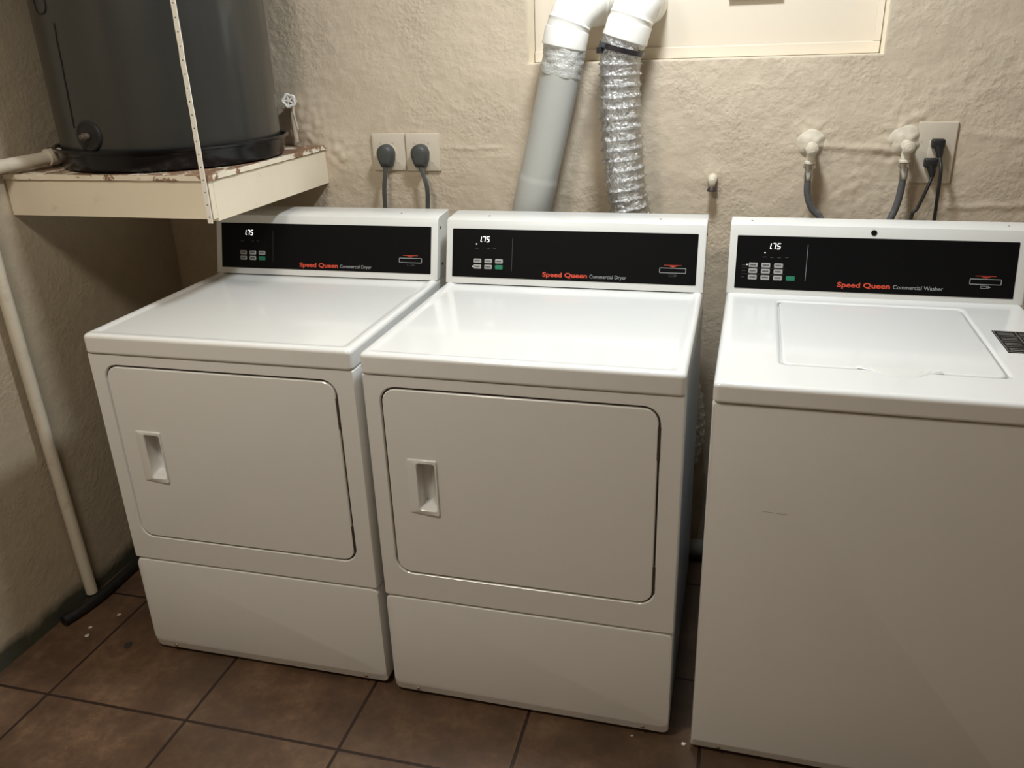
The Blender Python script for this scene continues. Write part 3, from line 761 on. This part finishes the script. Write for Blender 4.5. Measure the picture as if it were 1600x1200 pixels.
def dryer_cord(cx, cz, pts, label):
    t = thing('power_cord', label, 'power cord', (cx, YW-.012, cz))
    O = (cx, YW-.012, cz)
    bm = BM(); y = -.0005
    def sh(s, dy, dz=0):   # drop-shaped outline: round top, narrowing to the cord
        out = []
        for k in range(32):
            a = 2*math.pi*k/32; x, z = math.cos(a)*.0265, math.sin(a)*.0265
            if z < 0:
                z *= 1.75; f = min(1, -z/.046); x = x*(1-.12*f) if abs(x) > .013 else x
                if z < -.040: z = -.040; x = max(-.0155, min(.0155, x*1.25))
                else: x = math.copysign(max(abs(x), .0155), x) if abs(x) > 1e-6 else x
            out.append((x*s, dy, z*s+dz))
        return out
    loft(bm, [sh(1, .003), sh(1, -.012), sh(.95, -.020), sh(.78, -.027, .001), sh(.55, -.0295, .001)])
    obj('plug', bm, GREYC, t, 45)
    bm = BM(); P = spline(pts, 10)
    for s_ in (-.0034, 0, .0034): tube(bm, [p+Vector((s_, 0, 0)) for p in P], .0036, 8)
    obj('cable', ls(bm, O), GREYC, t, 50)
dryer_cord(.3545, 1.2230, [(.3535, -.070, 1.186), (.3515, -.075, 1.160), (.3478, -.080, 1.12), (.3478, -.085, 1.06), (.352, -.10, .90), (.355, -.12, .5)], 'grey plug and cord in the left outlet plate above the left dryer')
dryer_cord(.4620, 1.2230, [(.4655, -.070, 1.186), (.4735, -.075, 1.163), (.4850, -.082, 1.125), (.4828, -.085, 1.06), (.47, -.10, .90), (.46, -.12, .5)], 'grey plug and cord in the right outlet plate above the left dryer')

# ------------------------------------------------------------------ washer outlet
t, _, _ = plate(1.797, 1.888, 1.146, 1.2975, 'pale rectangular outlet plate behind the washer holding two black plugs')
bm = BM(); plate_y(bm, -.017, .017, -.034, .034, .008, 0, -.0095, .0015); obj('receptacle', bm, PLATEP, t, 40)
def washer_cord(px, pz, pts, label, ang):
    t = thing('power_cord', label, 'power cord', (px, YW-.009, pz))
    O = (px, YW-.009, pz)
    bm = BM(); box(bm, -.016, .014, -.026, -.001, -.011, .011, bevel=.004)
    tube(bm, [(0, -.018, -.004), (.004*ang, -.020, -.020), (.006*ang, -.022, -.034)], lambda i: (.011, .0095, .006)[i], 12); obj('plug', bm, BLACKR, t, 45)
    bm = BM(); tube(bm, spline(pts, 10), .0043, 10); obj('cable', ls(bm, O), BLACKR, t, 60)
washer_cord(1.8445, 1.2470, [(1.850, -.071, 1.215), (1.8530, -.092, 1.190), (1.8545, -.094, 1.15), (1.8560, -.090, 1.10), (1.8580, -.085, 1.06), (1.86, -.09, .85)], 'thick black cord dropping straight down from the upper socket behind the washer', 1)
washer_cord(1.8340, 1.2000, [(1.840, -.071, 1.168), (1.833, -.078, 1.145), (1.815, -.082, 1.09), (1.803, -.085, 1.062), (1.80, -.09, .9)], 'thin black cord curving left from the lower socket behind the washer', 1)

# ------------------------------------------------------------------ wall valves and hoses
def wall_valve(x, z, r, label, hose_pts, hlabel):
    t = thing('wall_valve', label, 'valve', (x, YW, z))
    bm = BM()
    lathe(bm, [(0, r), (.003, r), (.006, r*.95), (.009, r*.85), (.012, r*.72), (.015, r*.58), (.018, r*.45), (.020, r*.3), (.021, .002)], (0, .003, .009), (0, -1, -.10), 64)
    for v in bm.verts: v.co += Vector((.6, -1, .6))*.003*noise.noise(v.co*60+Vector((x, 0, 0)))
    obj('escutcheon', bm, ESC, t, 60)
    bm = BM()
    lathe(bm, [(.0, .013), (.028, .013), (.030, .016), (.044, .016), (.046, .011), (.052, .011), (.053, .006), (.058, .006)], (0, -.018, .004), (0, -1, -.05), 8)
    lathe(bm, [(0, .011), (.030, .0115), (.031, .014), (.036, .014)], (.0, -.041, 0), (0, 0, -1), 16)
    obj('valve_body', bm, PVC, t, 40)
    h = thing('water_hose', hlabel, 'hose', (hose_pts[0][0], hose_pts[0][1], hose_pts[0][2]))
    O = hose_pts[0]
    P = spline(hose_pts, 12)
    d = (P[1]-P[0]).normalized()
    bm = BM(); lathe(bm, [(0, .0145), (.008, .0150), (.010, .0155), (.012, .0105), (.040, .0105), (.042, .0095)], P[0], d, 20); obj('coupling', ls(bm, O), CHROME, h, 40)
    bm = BM(); tube(bm, P[4:], .0088, 20); obj('hose_line', ls(bm, O), BLACKBR, h, 60)
wall_valve(1.5445, 1.2360, .037, 'round plastered wall valve nearer the middle dryer, feeding the left hose',
           [(1.5433, -.082, 1.1985), (1.5425, -.082, 1.160), (1.5455, -.084, 1.12), (1.560, -.086, 1.085), (1.588, -.090, 1.05), (1.61, -.10, .95), (1.60, -.12, .8)],
           'black braided water hose on the left wall valve, curving right behind the washer')
wall_valve(1.7700, 1.2400, .043, 'round plastered wall valve beside the pale outlet plate, feeding the right hose',
           [(1.7695, -.082, 1.2025), (1.7705, -.082, 1.160), (1.768, -.084, 1.12), (1.7615, -.086, 1.085), (1.7510, -.090, 1.055), (1.72, -.10, .95), (1.70, -.12, .8)],
           'black braided water hose on the right wall valve, curving left behind the washer')
t = thing('pipe_stub', 'small capped pipe stub with dark mouth on the wall between middle dryer and washer', 'pipe', (1.300, YW, 1.147))
bm = BM(); lathe(bm, [(0, .0135), (.010, .0135), (.014, .0125), (.028, .0115), (.030, .0085), (.040, .0085), (.041, .004)], (0, .002, .008), (0, -1, -.15), 16); tube(bm, [(0, -.024, .002), (0, -.026, -.012)], .0078, 12); obj('stub', bm, PVC, t, 50)
bm = BM(); lathe(bm, [(0, .0075), (.007, .0125), (.013, .0130), (.014, .009)], (0, -.026, -.010), (0, 0, -1), 14); obj('stub_mouth', bm, mat('dark_bronze', (.045, .03, .03), .5), t, 50)

# ------------------------------------------------------------------ floor items
t = tag(obj('floor_pipe', ls(tube(BM(), spline([(.95, -.135, .040), (1.2, -.140, .036), (1.36, -.145, .038), (1.7, -.14, .036)], 12), .028, 18), (1.2, -.14, 0)), mat('grey_pipe', (.20, .18, .15), .9), None, 60, (1.2, -.14, 0)),
        'pale grey pipe lying on the floor by the wall behind the dryer and washer', 'pipe')
bm = BM(); P = spline([(-.420, -.868, .0155), (-.404, -.80, .0155), (-.398, -.72, .0155), (-.402, -.62, .0155), (-.406, -.50, .0155), (-.41, -.30, .0155), (-.41, -.15, .0155)], 10)
tube(bm, P, lambda i: .0155, 12); 
tag(obj('black_hose', ls(bm, (-.40, -.7, 0)), BLACKR, None, 60, (-.40, -.7, 0)), 'black rubber hose lying on the tiles along the left wall under the white pipe', 'hose')
def chip(name, x, y, s, m, label, cat, flat=.25):
    bm = BM(); bmesh.ops.create_icosphere(bm, subdivisions=2, radius=s)
    for v in bm.verts:
        v.co *= 1+.5*noise.noise(v.co*(1.2/s)+Vector((x*30, y*30, 0)))
        v.co.z = v.co.z*flat+s*flat
    zmin = min(v.co.z for v in bm.verts)
    for v in bm.verts: v.co.z -= zmin
    return tag(obj(name, bm, m, None, 40, (x, y, 0)), label, cat)
CH = mat('plaster_chip', (.55, .5, .42), .7)
chip('plaster_chip', -.340, -.859, .0055, CH, 'pale chip on the tile below the pipe end, upper of the close pair', 'chip')
chip('plaster_chip', -.323, -.892, .0065, CH, 'pale chip on the tile below the pipe end, lower of the close pair', 'chip')
chip('plaster_chip', -.297, -.791, .0055, CH, 'pale chip on the floor between the pipe end and the left dryer', 'chip')
chip('plaster_chip', 1.337, -.906, .0048, mat('white_chip', (.85, .82, .76), .6), 'white crumb on the floor in the gap between middle dryer and washer', 'chip')
chip('plaster_chip', 1.218, -.908, .0028, CH, 'tiny crumb on the floor under the right bottom edge of the middle dryer', 'chip')
chip('dark_scrap', -.179, -.900, .012, mat('dark_scrap', (.03, .022, .018), .8), 'small dark scrap on the tile left of the left dryer', 'scrap', .1)
